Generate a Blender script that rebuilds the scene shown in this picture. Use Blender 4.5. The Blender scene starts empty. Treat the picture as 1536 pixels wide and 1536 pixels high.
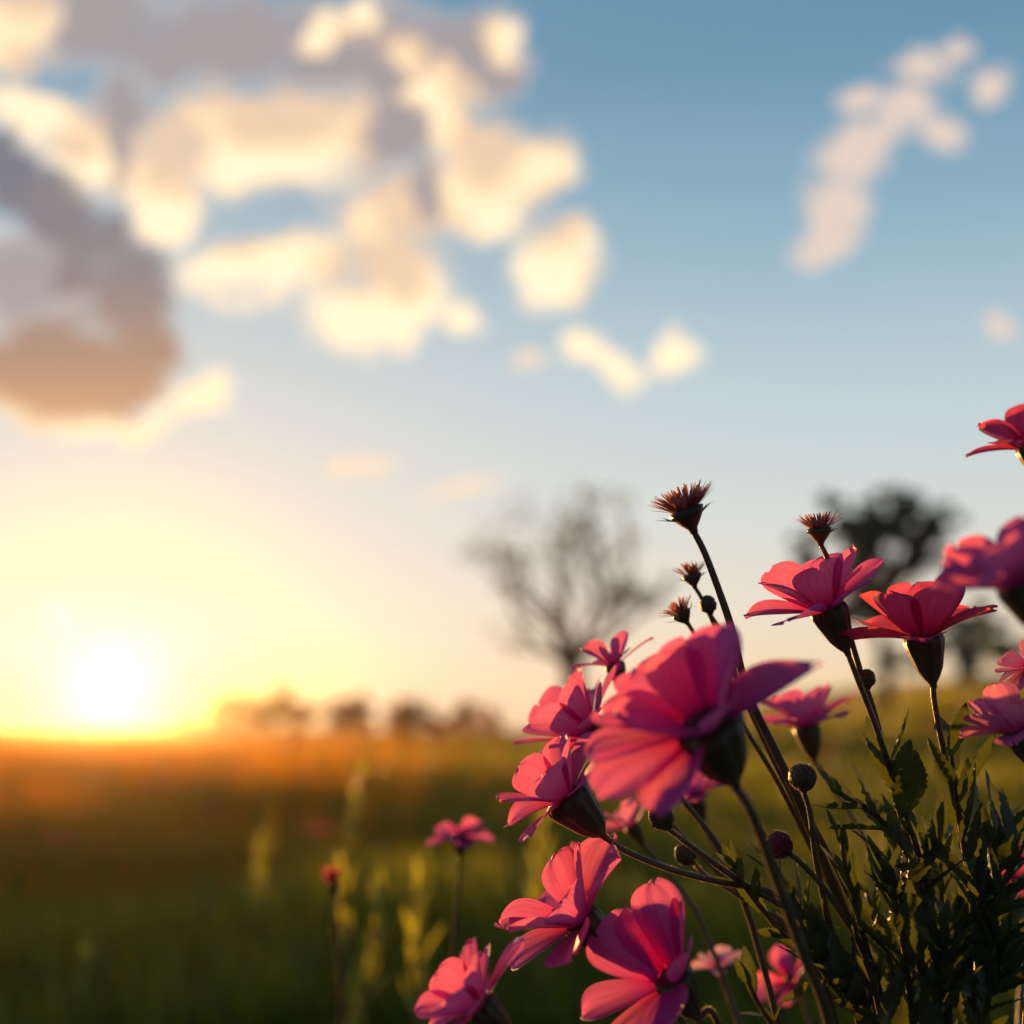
import bpy, math, random
import numpy as np
from mathutils import Vector, Matrix

# ------------------------------------------------------------------ camera
SC = bpy.context.scene
COL = SC.collection
R = math.radians
FPX = 768 / math.tan(R(22.5))
HORIZON = 1100.0
PITCH = math.atan((HORIZON - 768) / FPX)
CAMZ = 0.50
FOCUS = 0.50
cam_d = bpy.data.cameras.new("camera")
cam = bpy.data.objects.new("camera", cam_d)
COL.objects.link(cam)
cam.location = (0, 0, CAMZ)
cam.rotation_euler = (math.pi / 2 + PITCH, 0, 0)
cam_d.sensor_width = 36
cam_d.lens = 18 / math.tan(R(22.5))
cam_d.clip_start = 0.01
cam_d.clip_end = 5000
cam_d.dof.use_dof = True
cam_d.dof.focus_distance = FOCUS
cam_d.dof.aperture_fstop = 4.0
SC.camera = cam
FWD = Vector((0, math.cos(PITCH), math.sin(PITCH)))
UP = Vector((0, -math.sin(PITCH), math.cos(PITCH)))
RT = Vector((1, 0, 0))


def P(px, py, z):
    """the point at depth z seen at that place of the photograph"""
    return Vector((0, 0, CAMZ)) + z * (FWD + RT * ((px - 768) / FPX) + UP * ((768 - py) / FPX))


def UV(px, py):
    d = FWD + RT * ((px - 768) / FPX) + UP * ((768 - py) / FPX)
    return d.x / d.y, d.z / d.y


# ------------------------------------------------------------------ render settings
SC.render.engine = 'CYCLES'
SC.cycles.use_denoising = True
SC.cycles.max_bounces = 8
SC.cycles.transparent_max_bounces = 8
SC.cycles.volume_bounces = 0
SC.cycles.sample_clamp_indirect = 4.0
SC.view_settings.view_transform = 'Standard'
SC.view_settings.look = 'None'
SC.view_settings.exposure = 0.85
SC.view_settings.gamma = 1.0

# ------------------------------------------------------------------ sun
SUNPX = (165, 1042)
sd = (FWD + RT * ((SUNPX[0] - 768) / FPX) + UP * ((768 - SUNPX[1]) / FPX)).normalized()
SUN_EL = math.asin(sd.z)
SUN_ROT = math.atan2(sd.x, sd.y)
sun_l = bpy.data.lights.new("sun", 'SUN')
sun_l.energy = 5.0
sun_l.angle = R(0.6)
sun_l.color = (1.0, 0.49, 0.14)
sun = bpy.data.objects.new("sun", sun_l)
COL.objects.link(sun)
sun.location = (0, 0, 20)
sun.rotation_euler = (-sd).to_track_quat('-Z', 'Y').to_euler()

# ------------------------------------------------------------------ world: sunset sky with clouds
W = bpy.data.worlds.new("World")
SC.world = W
W.use_nodes = True
WT = W.node_tree
WT.nodes.clear()
WL = WT.links


class NG:
    """small helper for node maths"""
    def __init__(s, tree):
        s.t = tree

    def n(s, typ, **kw):
        x = s.t.nodes.new(typ)
        for k, v in kw.items():
            setattr(x, k, v)
        return x

    def put(s, sock, v):
        if isinstance(v, bpy.types.NodeSocket):
            s.t.links.new(v, sock)
        else:
            sock.default_value = v

    def m(s, op, a, b=None, c=None, clamp=False):
        x = s.n('ShaderNodeMath', operation=op)
        x.use_clamp = clamp
        s.put(x.inputs[0], a)
        if b is not None:
            s.put(x.inputs[1], b)
        if c is not None:
            s.put(x.inputs[2], c)
        return x.outputs[0]

    def vm(s, op, a, b=None, scale=None):
        x = s.n('ShaderNodeVectorMath', operation=op)
        s.put(x.inputs[0], a)
        if b is not None:
            s.put(x.inputs[1], b)
        if scale is not None:
            s.put(x.inputs[3], scale)
        return x.outputs['Value'] if op in ('LENGTH', 'DOT_PRODUCT', 'DISTANCE') else x.outputs[0]

    def step(s, v, lo, hi, a=0.0, b=1.0):
        x = s.n('ShaderNodeMapRange', interpolation_type='SMOOTHSTEP')
        s.put(x.inputs[0], v)
        x.inputs[1].default_value = lo
        x.inputs[2].default_value = hi
        x.inputs[3].default_value = a
        x.inputs[4].default_value = b
        return x.outputs[0]

    def mix(s, f, a, b, blend='MIX'):
        x = s.n('ShaderNodeMix', data_type='RGBA', blend_type=blend)
        x.clamp_factor = True
        s.put(x.inputs[0], f)
        for sock, v in ((x.inputs[6], a), (x.inputs[7], b)):
            if isinstance(v, tuple) and len(v) == 3:
                v = v + (1,)
            s.put(sock, v)
        return x.outputs[2]

    def ramp(s, f, stops, interp='LINEAR'):
        x = s.n('ShaderNodeValToRGB')
        x.color_ramp.interpolation = interp
        e = x.color_ramp.elements
        while len(e) < len(stops):
            e.new(0.5)
        for q, (p, c) in zip(e, stops):
            q.position = p
            q.color = tuple(c) + (1,) if len(c) == 3 else c
        s.put(x.inputs[0], f)
        return x.outputs[0]

    def noise(s, vec, scale, detail=3.0, rough=0.55, dist=0.0):
        x = s.n('ShaderNodeTexNoise')
        if vec is not None:
            s.put(x.inputs['Vector'], vec)
        x.inputs['Scale'].default_value = scale
        x.inputs['Detail'].default_value = detail
        x.inputs['Roughness'].default_value = rough
        x.inputs['Distortion'].default_value = dist
        return x


def build_world():
    g = NG(WT)
    tc = g.n('ShaderNodeTexCoord')
    D = g.vm('NORMALIZE', tc.outputs['Generated'])
    sx = g.n('ShaderNodeSeparateXYZ')
    g.put(sx.inputs[0], D)
    X, Y, Z = sx.outputs
    ys = g.m('MAXIMUM', Y, 0.08)
    u = g.m('DIVIDE', X, ys)
    v = g.m('DIVIDE', Z, ys)
    cb = g.n('ShaderNodeCombineXYZ')
    g.put(cb.inputs[0], u)
    g.put(cb.inputs[1], v)
    uv = cb.outputs[0]
    cs = g.vm('DOT_PRODUCT', D, tuple(sd))
    ang = g.m('ARCCOSINE', g.m('MINIMUM', cs, 0.999999))      # radians from the sun

    # clear sky by elevation: cream at the horizon to blue overhead
    zz = g.m('MAXIMUM', Z, 0.0)
    base = g.ramp(zz, [(0.0, (0.90, 0.58, 0.30)), (0.045, (0.90, 0.68, 0.44)), (0.10, (0.80, 0.73, 0.60)),
                       (0.17, (0.66, 0.71, 0.68)), (0.26, (0.52, 0.64, 0.69)), (0.38, (0.29, 0.46, 0.575)),
                       (0.50, (0.15, 0.31, 0.45)), (1.0, (0.05, 0.14, 0.30))])
    # the side away from the sun is dim
    dim = g.step(cs, -0.5, 0.93, 0.50, 1.0)
    sc_ = g.n('ShaderNodeVectorMath', operation='SCALE')
    g.put(sc_.inputs[0], base)
    g.put(sc_.inputs[3], dim)
    base = sc_.outputs[0]
    base = g.mix(g.step(cs, 0.75, -0.3), base, g.mix(1.0, base, (0.62, 0.72, 1.25), 'MULTIPLY'))
    # warm wash round the sun
    w1 = g.m('POWER', 2.718, g.m('MULTIPLY', g.m('POWER', g.m('DIVIDE', ang, R(19)), 2.0), -1.0))
    base = g.mix(g.m('MULTIPLY', w1, 0.70), base, (0.88, 0.745, 0.64))
    w2 = g.m('POWER', 2.718, g.m('MULTIPLY', g.m('POWER', g.m('DIVIDE', ang, R(6.5)), 2.0), -1.0))
    base = g.mix(g.m('MULTIPLY', w2, 0.60), base, (1.0, 0.77, 0.26))
    w2b = g.m('MULTIPLY', g.m('POWER', 2.718, g.m('MULTIPLY', g.m('POWER', g.m('DIVIDE', ang, R(9)), 2.0), -1.0)),
              g.step(v, 0.10, 0.0))
    base = g.mix(g.m('MULTIPLY', w2b, 0.85), base, (1.05, 0.62, 0.05))

    # ---- clouds: soft puffs at fixed directions, broken up by noise
    n1 = g.noise(uv, 13.0, 3.0, 0.6)
    wv = g.vm('SUBTRACT', n1.outputs['Color'], (0.5, 0.5, 0.5))
    n2 = g.noise(uv, 45.0, 3.0, 0.6)
    wv2 = g.vm('SUBTRACT', n2.outputs['Color'], (0.5, 0.5, 0.5))
    q = g.vm('ADD', uv, g.vm('ADD', g.vm('SCALE', wv, scale=0.075), g.vm('SCALE', wv2, scale=0.016)))

    last = [None]

    def puffs(items, q=q, soft=0.25):
        acc = None
        for (px, py, rx, ry, rot) in items:
            qq = q
            if last[0] is not None:                 # one after the other, so few values are held at once
                ma = g.n('ShaderNodeVectorMath', operation='MULTIPLY_ADD')
                g.put(ma.inputs[0], last[0])
                ma.inputs[1].default_value = (1e-7, 1e-7, 1e-7)
                g.put(ma.inputs[2], q)
                qq = ma.outputs[0]
            u0, v0 = UV(px, py)
            mp = g.n('ShaderNodeMapping', vector_type='TEXTURE')
            mp.inputs['Location'].default_value = (u0, v0, 0)
            mp.inputs['Rotation'].default_value = (0, 0, R(rot))
            mp.inputs['Scale'].default_value = (rx / FPX, ry / FPX, 1)
            g.put(mp.inputs['Vector'], qq)
            ln = g.m('SUBTRACT', 1.0, g.vm('LENGTH', mp.outputs[0]))
            acc = ln if acc is None else g.m('SMOOTH_MAX', acc, ln, soft)
            last[0] = acc
        return acc

    BRIGHT = [(15, 45, 75, 85, 0), (50, 175, 110, 50, -20), (130, 225, 60, 70, 0), (95, 290, 40, 30, 0),
              (340, 195, 135, 70, 5), (240, 285, 65, 95, 15), (455, 205, 130, 75, 0), (395, 260, 150, 50, 0),
              (225, 335, 50, 50, 0), (570, 335, 90, 80, 20), (600, 420, 85, 80, 0), (540, 460, 110, 60, 10),
              (420, 395, 130, 50, 5), (330, 425, 70, 50, 0), (585, 490, 50, 35, 0),
              (650, 135, 90, 60, 0), (725, 230, 70, 70, 0), (715, 295, 80, 80, 0), (808, 262, 72, 62, 0),
              (755, 60, 50, 50, 0), (480, 55, 45, 40, 0), (545, 30, 50, 40, 0), (690, 190, 60, 60, 0), (610, 80, 40, 34, 0),
              (825, 398, 82, 66, 10), (875, 370, 40, 40, 0), (685, 482, 42, 32, 0),
              (880, 520, 46, 46, 0), (922, 547, 52, 34, -10), (1015, 535, 38, 36, 0)]
    GREY = [(90, 320, 200, 62, -35), (195, 440, 78, 80, 0), (120, 415, 60, 50, -30), (90, 545, 180, 95, 0), (205, 545, 62, 95, 0), (20, 250, 70, 50, -20)]
    WISP = [(1385, 105, 52, 34, 0), (1487, 130, 42, 36, 0), (1290, 157, 36, 32, 0), (1345, 185, 80, 48, 30),
            (1412, 205, 50, 34, 0), (1275, 240, 60, 60, 0), (1255, 315, 66, 58, 20), (1235, 365, 74, 48, 20),
            (1443, 75, 30, 24, 0), (790, 555, 30, 24, 0), (540, 690, 80, 26, 0), (700, 735, 60, 26, 0),
            (1495, 495, 26, 26, 0)]
    RIM = [(90, 612, 190, 36, -10), (215, 632, 80, 26, 0), (290, 600, 66, 40, 15), (325, 575, 30, 30, 0), (95, 911, 46, 17, 0)]
    VEIL = [(40, 415, 110, 75, 0), (150, 30, 120, 100, 0), (330, 60, 190, 90, 0), (560, 90, 170, 95, 0), (710, 90, 100, 90, 0), (590, 190, 95, 95, 0), (185, 200, 60, 120, 12), (640, 300, 60, 70, 0)]
    f1 = g.noise(uv, 22.0, 6.0, 0.65)
    fb = g.m('SUBTRACT', f1.outputs[0], 0.5)

    def alpha(d, k=0.9, lo=0.05, hi=0.34):
        return g.step(g.m('MULTIPLY_ADD', fb, k, d), lo, hi)

    qs = g.vm('ADD', uv, g.vm('SCALE', wv, scale=0.05))         # broader shapes for the shading
    q2 = g.vm('ADD', qs, (-22 / FPX, -80 / FPX, 0))             # a step towards the sun
    pb, pv = puffs(BRIGHT, soft=0.42), puffs(VEIL, soft=0.4)
    fs = g.m('SUBTRACT', g.noise(uv, 11.0, 2.0, 0.5).outputs[0], 0.5)
    aB = g.step(g.m('MULTIPLY_ADD', fb, 1.1, g.m('MAXIMUM', pb, g.m('ADD', pv, 0.02))), -0.28, 0.52)
    behind = g.step(g.m('MULTIPLY_ADD', fs, 0.5, puffs(BRIGHT, q2)), -0.40, 0.62, 0.0, 0.50)   # cloud between here and the sun
    only = g.step(g.m('MULTIPLY_ADD', fs, 0.7, g.m('SUBTRACT', pv, g.m('MULTIPLY', g.m('MAXIMUM', pb, -0.3), 1.3))), -0.45, 0.80, 0.0, 1.0)
    thick = g.m('MAXIMUM', behind, only)
    warm = g.ramp(thick, [(0.0, (1.26, 1.00, 0.66)), (0.25, (1.18, 0.86, 0.52)), (0.45, (0.95, 0.66, 0.43)),
                          (0.68, (0.60, 0.45, 0.37)), (1.0, (0.40, 0.345, 0.345))], 'EASE')
    aG, aW, aR = alpha(puffs(GREY), 0.8, -0.12, 0.46), alpha(puffs(WISP), 1.2, -0.15, 0.55), alpha(puffs(RIM), 1.3, -0.05, 0.5)
    cG = g.ramp(v, [(0.0, (0.55, 0.31, 0.17)), (0.265, (0.57, 0.32, 0.18)), (0.315, (0.42, 0.25, 0.17)), (0.38, (0.29, 0.235, 0.235)), (0.47, (0.20, 0.195, 0.23))])
    cW = g.mix(g.step(u, -0.05, 0.2), (1.0, 0.76, 0.55), (0.86, 0.67, 0.56))
    col = g.mix(g.m('MULTIPLY', aW, 0.9), base, cW)
    warm = g.mix(g.m('MULTIPLY', g.step(aB, 0.9, 0.2), 0.6), warm, (0.98, 0.76, 0.58))
    col = g.mix(g.m('MULTIPLY', aB, 0.95), col, warm)
    col = g.mix(g.m('MULTIPLY', aR, 0.9), col, (1.22, 0.96, 0.60))
    col = g.mix(g.m('MULTIPLY', aG, 0.95), col, cG)

    # aureole: the air right round the sun is blinding
    core = g.m('MULTIPLY', g.m('POWER', 2.718, g.m('MULTIPLY', g.m('POWER', g.m('DIVIDE', ang, R(1.9)), 2.0), -1.0)), 0.8)
    wide = g.m('MULTIPLY', g.m('POWER', 2.718, g.m('MULTIPLY', g.m('DIVIDE', ang, R(2.6)), -1.0)), 0.15)
    ca = g.n('ShaderNodeVectorMath', operation='SCALE')
    ca.inputs[0].default_value = (1.0, 0.86, 0.52)
    g.put(ca.inputs[3], core)
    cw = g.n('ShaderNodeVectorMath', operation='SCALE')
    cw.inputs[0].default_value = (1.0, 0.72, 0.22)
    g.put(cw.inputs[3], wide)
    col = g.vm('ADD', col, g.vm('ADD', ca.outputs[0], cw.outputs[0]))

    sky = g.n('ShaderNodeTexSky', sky_type='NISHITA')
    sky.sun_disc = False
    sky.sun_elevation = SUN_EL
    sky.sun_rotation = SUN_ROT
    sky.air_density = 1.0
    sky.dust_density = 0.6
    sk = g.vm('SCALE', sky.outputs[0], scale=0.012)
    tot = g.vm('ADD', g.vm('SCALE', col, scale=5.6), sk)
    bg = g.n('ShaderNodeBackground')
    g.put(bg.inputs[0], tot)
    bg.inputs[1].default_value = 0.10
    out = g.n('ShaderNodeOutputWorld')
    WL.new(bg.outputs[0], out.inputs[0])


build_world()
W.cycles.sampling_method = 'MANUAL'
W.cycles.sample_map_resolution = 512


# ------------------------------------------------------------------ materials
def new_mat(name):
    m = bpy.data.materials.new(name)
    m.use_nodes = True
    m.node_tree.nodes.clear()
    return m, NG(m.node_tree)


def leafy(name, col_a, col_b, trans, tfac, rough=0.5, nscale=40.0, spec=0.4, sheen=0.0, coord='Object', rnd=0.0, bump=0.0):
    """a thin plant surface: light is partly reflected, partly let through"""
    m, g = new_mat(name)
    tc = g.n('ShaderNodeTexCoord')
    n = g.noise(tc.outputs[coord], nscale, 4.0, 0.6)
    c = g.mix(g.step(n.outputs[0], 0.3, 0.7), col_a, col_b)
    if rnd:
        oi = g.n('ShaderNodeObjectInfo')
        hs = g.n('ShaderNodeHueSaturation')
        g.put(hs.inputs['Value'], g.m('MULTIPLY_ADD', oi.outputs['Random'], rnd, 1 - rnd * 0.5))
        g.put(hs.inputs['Color'], c)
        c = hs.outputs[0]
    b = g.n('ShaderNodeBsdfPrincipled')
    g.put(b.inputs['Base Color'], c)
    b.inputs['Roughness'].default_value = rough
    b.inputs['Specular IOR Level'].default_value = spec
    if sheen:
        b.inputs['Sheen Weight'].default_value = sheen
        b.inputs['Sheen Roughness'].default_value = 0.4
        b.inputs['Sheen Tint'].default_value = (1.0, 0.66, 0.30, 1)
    if bump:
        bp = g.n('ShaderNodeBump')
        bp.inputs['Strength'].default_value = bump
        bp.inputs['Distance'].default_value = 0.0004
        nb = g.noise(tc.outputs[coord], 900.0, 3.0, 0.6)
        g.put(bp.inputs['Height'], nb.outputs[0])
        g.put(b.inputs['Normal'], bp.outputs[0])
    o = g.n('ShaderNodeOutputMaterial')
    if tfac > 0:
        t = g.n('ShaderNodeBsdfTranslucent')
        g.put(t.inputs[0], g.mix(g.step(n.outputs[0], 0.25, 0.75), tuple(x * 0.8 for x in trans), trans))
        mx = g.n('ShaderNodeMixShader')
        mx.inputs[0].default_value = tfac
        g.t.links.new(b.outputs[0], mx.inputs[1])
        g.t.links.new(t.outputs[0], mx.inputs[2])
        g.t.links.new(mx.outputs[0], o.inputs[0])
    else:
        g.t.links.new(b.outputs[0], o.inputs[0])
    return m


def petal_mat(name, col, trans, tfac=0.5):
    m, g = new_mat(name)
    uvn = g.n('ShaderNodeUVMap')
    sep = g.n('ShaderNodeSeparateXYZ')
    g.put(sep.inputs[0], uvn.outputs[0])
    U, V, _ = sep.outputs
    tc = g.n('ShaderNodeTexCoord')
    st = g.n('ShaderNodeMapping')
    st.inputs['Scale'].default_value = (26.0, 2.2, 1.0)
    g.put(st.inputs[0], uvn.outputs[0])
    vein = g.noise(st.outputs[0], 1.0, 3.0, 0.6)
    vf = g.step(vein.outputs[0], 0.30, 0.70)
    mott = g.noise(tc.outputs['Object'], 130.0, 3.0, 0.6)
    tip = g.step(V, 0.55, 1.0)
    c = g.mix(vf, tuple(x * 0.80 for x in col), tuple(min(1, x * 1.12) for x in col))
    c = g.mix(g.m('MULTIPLY', tip, 0.35), c, tuple(min(1, x * 0.88 + 0.12) for x in col))
    c = g.mix(g.step(V, 0.30, 0.0), c, (col[0] * 0.55, col[1] * 0.4, col[2] * 0.5))
    t_ = g.mix(vf, tuple(x * 0.66 for x in trans), trans)
    t_ = g.mix(g.step(mott.outputs[0], 0.35, 0.75), t_, tuple(x * 0.86 for x in trans))
    t_ = g.mix(g.step(V, 0.65, 0.05), t_, (trans[0] * 0.70, trans[1] * 0.10, trans[2] * 0.40))
    oi = g.n('ShaderNodeObjectInfo')
    hv = []
    for src in (c, t_):
        hs = g.n('ShaderNodeHueSaturation')
        g.put(hs.inputs['Hue'], g.m('MULTIPLY_ADD', oi.outputs['Random'], 0.030, 0.486))
        g.put(hs.inputs['Value'], g.m('MULTIPLY_ADD', oi.outputs['Random'], 0.18, 0.90))
        g.put(hs.inputs['Color'], src)
        hv.append(hs.outputs[0])
    c, t_ = hv
    b = g.n('ShaderNodeBsdfPrincipled')
    g.put(b.inputs['Base Color'], c)
    b.inputs['Roughness'].default_value = 0.55
    b.inputs['Specular IOR Level'].default_value = 0.25
    b.inputs['Sheen Weight'].default_value = 0.10
    b.inputs['Sheen Roughness'].default_value = 0.35
    b.inputs['Sheen Tint'].default_value = (1.0, 0.75, 0.85, 1)
    bp = g.n('ShaderNodeBump')
    bp.inputs['Strength'].default_value = 0.35
    bp.inputs['Distance'].default_value = 0.0006
    g.put(bp.inputs['Height'], vein.outputs[0])
    g.put(b.inputs['Normal'], bp.outputs[0])
    t = g.n('ShaderNodeBsdfTranslucent')
    g.put(t.inputs[0], t_)
    mx = g.n('ShaderNodeMixShader')
    mx.inputs[0].default_value = tfac
    g.t.links.new(b.outputs[0], mx.inputs[1])
    g.t.links.new(t.outputs[0], mx.inputs[2])
    o = g.n('ShaderNodeOutputMaterial')
    g.t.links.new(mx.outputs[0], o.inputs[0])
    return m


M = {}
M['petal'] = petal_mat('petal_pink', (0.60, 0.018, 0.33), (1.0, 0.21, 0.42), 0.54)
M['petal_deep'] = petal_mat('petal_deep_pink', (0.55, 0.012, 0.17), (1.0, 0.13, 0.22), 0.56)
M['petal_pale'] = petal_mat('petal_pale_pink', (0.72, 0.14, 0.36), (0.92, 0.28, 0.42))
M['petal_lilac'] = petal_mat('petal_lilac', (0.62, 0.36, 0.56), (0.7, 0.4, 0.5))
M['petal_red'] = petal_mat('petal_red', (0.62, 0.05, 0.07), (0.95, 0.20, 0.12))
M['calyx'] = leafy('calyx_green', (0.050, 0.055, 0.016), (0.085, 0.075, 0.024), (0.3, 0.25, 0.05), 0.06, 0.45, 150, 0.4, 0.4, bump=0.4)
M['stem'] = leafy('stem_green', (0.075, 0.065, 0.025), (0.11, 0.085, 0.035), (0.4, 0.3, 0.08), 0.08, 0.40, 90, 0.4, 0.3, bump=0.4)
M['hair'] = leafy('stem_hair', (0.50, 0.40, 0.22), (0.6, 0.48, 0.28), (0.85, 0.66, 0.35), 0.5, 0.4, 90, 0.5)
M['leaf'] = leafy('leaf_green', (0.028, 0.058, 0.018), (0.050, 0.088, 0.026), (0.28, 0.32, 0.04), 0.16, 0.42, 60, 0.45, 0.0, rnd=0.5, bump=0.5)
M['bud'] = leafy('bud_green', (0.040, 0.050, 0.016), (0.070, 0.070, 0.022), (0.3, 0.25, 0.05), 0.05, 0.55, 260, 0.3, 0.2, bump=0.6)
M['disc'] = leafy('flower_centre', (0.10, 0.010, 0.025), (0.16, 0.02, 0.03), (0.3, 0.05, 0.05), 0.05, 0.7, 400, 0.2)
M['spent'] = leafy('spent_petal', (0.20, 0.045, 0.040), (0.33, 0.09, 0.06), (0.75, 0.26, 0.14), 0.4, 0.5, 200, 0.3)
M['grass'] = leafy('grass_green', (0.018, 0.038, 0.009), (0.042, 0.052, 0.011), (0.52, 0.50, 0.015), 0.35, 0.45, 2.2, 0.4)
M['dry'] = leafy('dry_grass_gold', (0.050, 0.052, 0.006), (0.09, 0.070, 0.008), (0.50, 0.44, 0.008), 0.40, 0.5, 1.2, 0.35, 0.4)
M['rust'] = leafy('rust_grass_orange', (0.17, 0.05, 0.004), (0.26, 0.085, 0.006), (0.98, 0.36, 0.006), 0.60, 0.5, 1.2, 0.35, 0.8)  # orange of the low sun's glow put into the grass colour
M['weed'] = leafy('weed_green', (0.08, 0.11, 0.018), (0.13, 0.15, 0.03), (0.60, 0.56, 0.05), 0.5, 0.45, 15, 0.4)
M['crown_thin'] = leafy('tree_leaf_olive', (0.055, 0.090, 0.040), (0.09, 0.125, 0.055), (0.22, 0.28, 0.08), 0.35, 0.5, 0.5, 0.3)
M['crown_dark'] = leafy('tree_leaf_dark', (0.050, 0.115, 0.088), (0.075, 0.15, 0.10), (0.13, 0.25, 0.14), 0.35, 0.5, 0.5, 0.3)
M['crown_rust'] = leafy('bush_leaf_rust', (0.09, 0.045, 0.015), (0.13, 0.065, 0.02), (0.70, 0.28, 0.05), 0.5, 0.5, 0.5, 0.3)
M['bark'] = leafy('tree_bark', (0.07, 0.055, 0.040), (0.12, 0.095, 0.065), (0, 0, 0), 0.0, 0.85, 6, 0.2)
M['soil'] = leafy('meadow_soil', (0.020, 0.026, 0.010), (0.05, 0.040, 0.018), (0, 0, 0), 0.0, 0.9, 1.3, 0.15)


# ------------------------------------------------------------------ mesh helpers
class MB:
    def __init__(s):
        s.v, s.f, s.uv, s.mi = [], [], [], []

    def add(s, verts, faces, uvs=None, mi=0):
        b = len(s.v)
        s.v.extend(verts)
        s.f.extend([tuple(i + b for i in f) for f in faces])
        s.uv.extend(uvs if uvs is not None else [(0.5, 0.5)] * len(verts))
        s.mi.extend([mi] * len(faces))

    def build(s, name, mats, parent=None, origin=None, smooth=True):
        o0 = origin if origin is not None else (parent.location if parent is not None else Vector((0, 0, 0)))
        me = bpy.data.meshes.new(name)
        me.from_pydata([(p[0] - o0[0], p[1] - o0[1], p[2] - o0[2]) for p in s.v], [], s.f)
        mats = mats if isinstance(mats, (list, tuple)) else [mats]
        for m in mats:
            me.materials.append(m)
        if len(mats) > 1:
            me.polygons.foreach_set('material_index', s.mi)
        l = me.uv_layers.new(name='uv')
        idx = np.zeros(len(me.loops), dtype=np.int32)
        me.loops.foreach_get('vertex_index', idx)
        l.data.foreach_set('uv', np.array(s.uv, dtype=np.float32)[idx].ravel())
        me.polygons.foreach_set('use_smooth', [smooth] * len(me.polygons))
        me.update()
        o = bpy.data.objects.new(name, me)
        COL.objects.link(o)
        if parent is not None:
            o.parent = parent
        else:
            o.location = o0
        return o


def tag(o, label=None, cat=None, group=None, kind=None):
    if label:
        o['label'] = label
    if cat:
        o['category'] = cat
    if group:
        o['group'] = group
    if kind:
        o['kind'] = kind
    return o


def thing(name, label, cat, loc, group=None):
    o = bpy.data.objects.new(name, None)
    o.empty_display_size = 0.02
    COL.objects.link(o)
    o.location = loc
    return tag(o, label, cat, group)


def spline(pts, n=8):
    """Catmull-Rom through the points, spaced by chord length"""
    pts = [Vector(p) for p in pts]
    if len(pts) < 3:
        return [pts[0].lerp(pts[-1], i / n) for i in range(n + 1)]
    q = [pts[0] + (pts[0] - pts[1])] + pts + [pts[-1] + (pts[-1] - pts[-2])]
    out = []
    for i in range(1, len(q) - 2):
        a, b, c, d = q[i - 1:i + 3]
        t0 = 0.0
        t1 = t0 + max(1e-6, (b - a).length) ** .5
        t2 = t1 + max(1e-6, (c - b).length) ** .5
        t3 = t2 + max(1e-6, (d - c).length) ** .5
        for k in range(n):
            t = t1 + (t2 - t1) * k / n
            A1 = a * ((t1 - t) / (t1 - t0)) + b * ((t - t0) / (t1 - t0))
            A2 = b * ((t2 - t) / (t2 - t1)) + c * ((t - t1) / (t2 - t1))
            A3 = c * ((t3 - t) / (t3 - t2)) + d * ((t - t2) / (t3 - t2))
            B1 = A1 * ((t2 - t) / (t2 - t0)) + A2 * ((t - t0) / (t2 - t0))
            B2 = A2 * ((t3 - t) / (t3 - t1)) + A3 * ((t - t1) / (t3 - t1))
            out.append(B1 * ((t2 - t) / (t2 - t1)) + B2 * ((t - t1) / (t2 - t1)))
    out.append(pts[-1])
    return out


def frame(d):
    d = d.normalized()
    a = Vector((0, 0, 1)) if abs(d.z) < 0.9 else Vector((1, 0, 0))
    x = d.cross(a).normalized()
    return x, d.cross(x).normalized(), d


def tube(mb, path, rad, sides=8, mi=0, cap=True, wob=0.0, rng=None):
    n = len(path)
    vs, fs = [], []
    x = None
    for i, p in enumerate(path):
        d = (path[min(i + 1, n - 1)] - path[max(i - 1, 0)])
        if d.length < 1e-9:
            d = Vector((0, 0, 1))
        d.normalize()
        if x is None:
            x = frame(d)[0]
        x = (x - d * x.dot(d)).normalized()
        y = d.cross(x)
        r = rad(i / (n - 1)) if callable(rad) else rad
        for k in range(sides):
            a = 2 * math.pi * k / sides
            rr = r * (1 + (wob * rng.uniform(-1, 1) if rng else 0))
            vs.append(p + (x * math.cos(a) + y * math.sin(a)) * rr)
    for i in range(n - 1):
        for k in range(sides):
            fs.append((i * sides + k, i * sides + (k + 1) % sides, (i + 1) * sides + (k + 1) % sides, (i + 1) * sides + k))
    if cap:
        fs.append(tuple(range(sides))[::-1])
        fs.append(tuple((n - 1) * sides + k for k in range(sides)))
    mb.add(vs, fs, None, mi)


def hairs(mb, pts_dirs, length, width, rng, mi=1):
    for p, d in pts_dirs:
        L = length * rng.uniform(0.4, 1.2)
        d = (d + Vector((rng.uniform(-.5, .5), rng.uniform(-.5, .5), rng.uniform(-.5, .5)))).normalized()
        x = frame(d)[0] * width * 0.5
        mb.add([p - x, p + x, p + d * L], [(0, 1, 2)], None, mi)


def tube_hairs(mb, path, rad, count, length, width, rng):
    n = len(path)
    out = []
    for _ in range(count):
        f = rng.random() * (n - 1.001)
        i = int(f)
        p = path[i].lerp(path[i + 1], f - i)
        x, y, d = frame(path[i + 1] - path[i])
        a = rng.uniform(0, 2 * math.pi)
        nrm = x * math.cos(a) + y * math.sin(a)
        r = rad(f / (n - 1)) if callable(rad) else rad
        out.append((p + nrm * r * 0.9, nrm))
    hairs(mb, out, length, width, rng)


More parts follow.
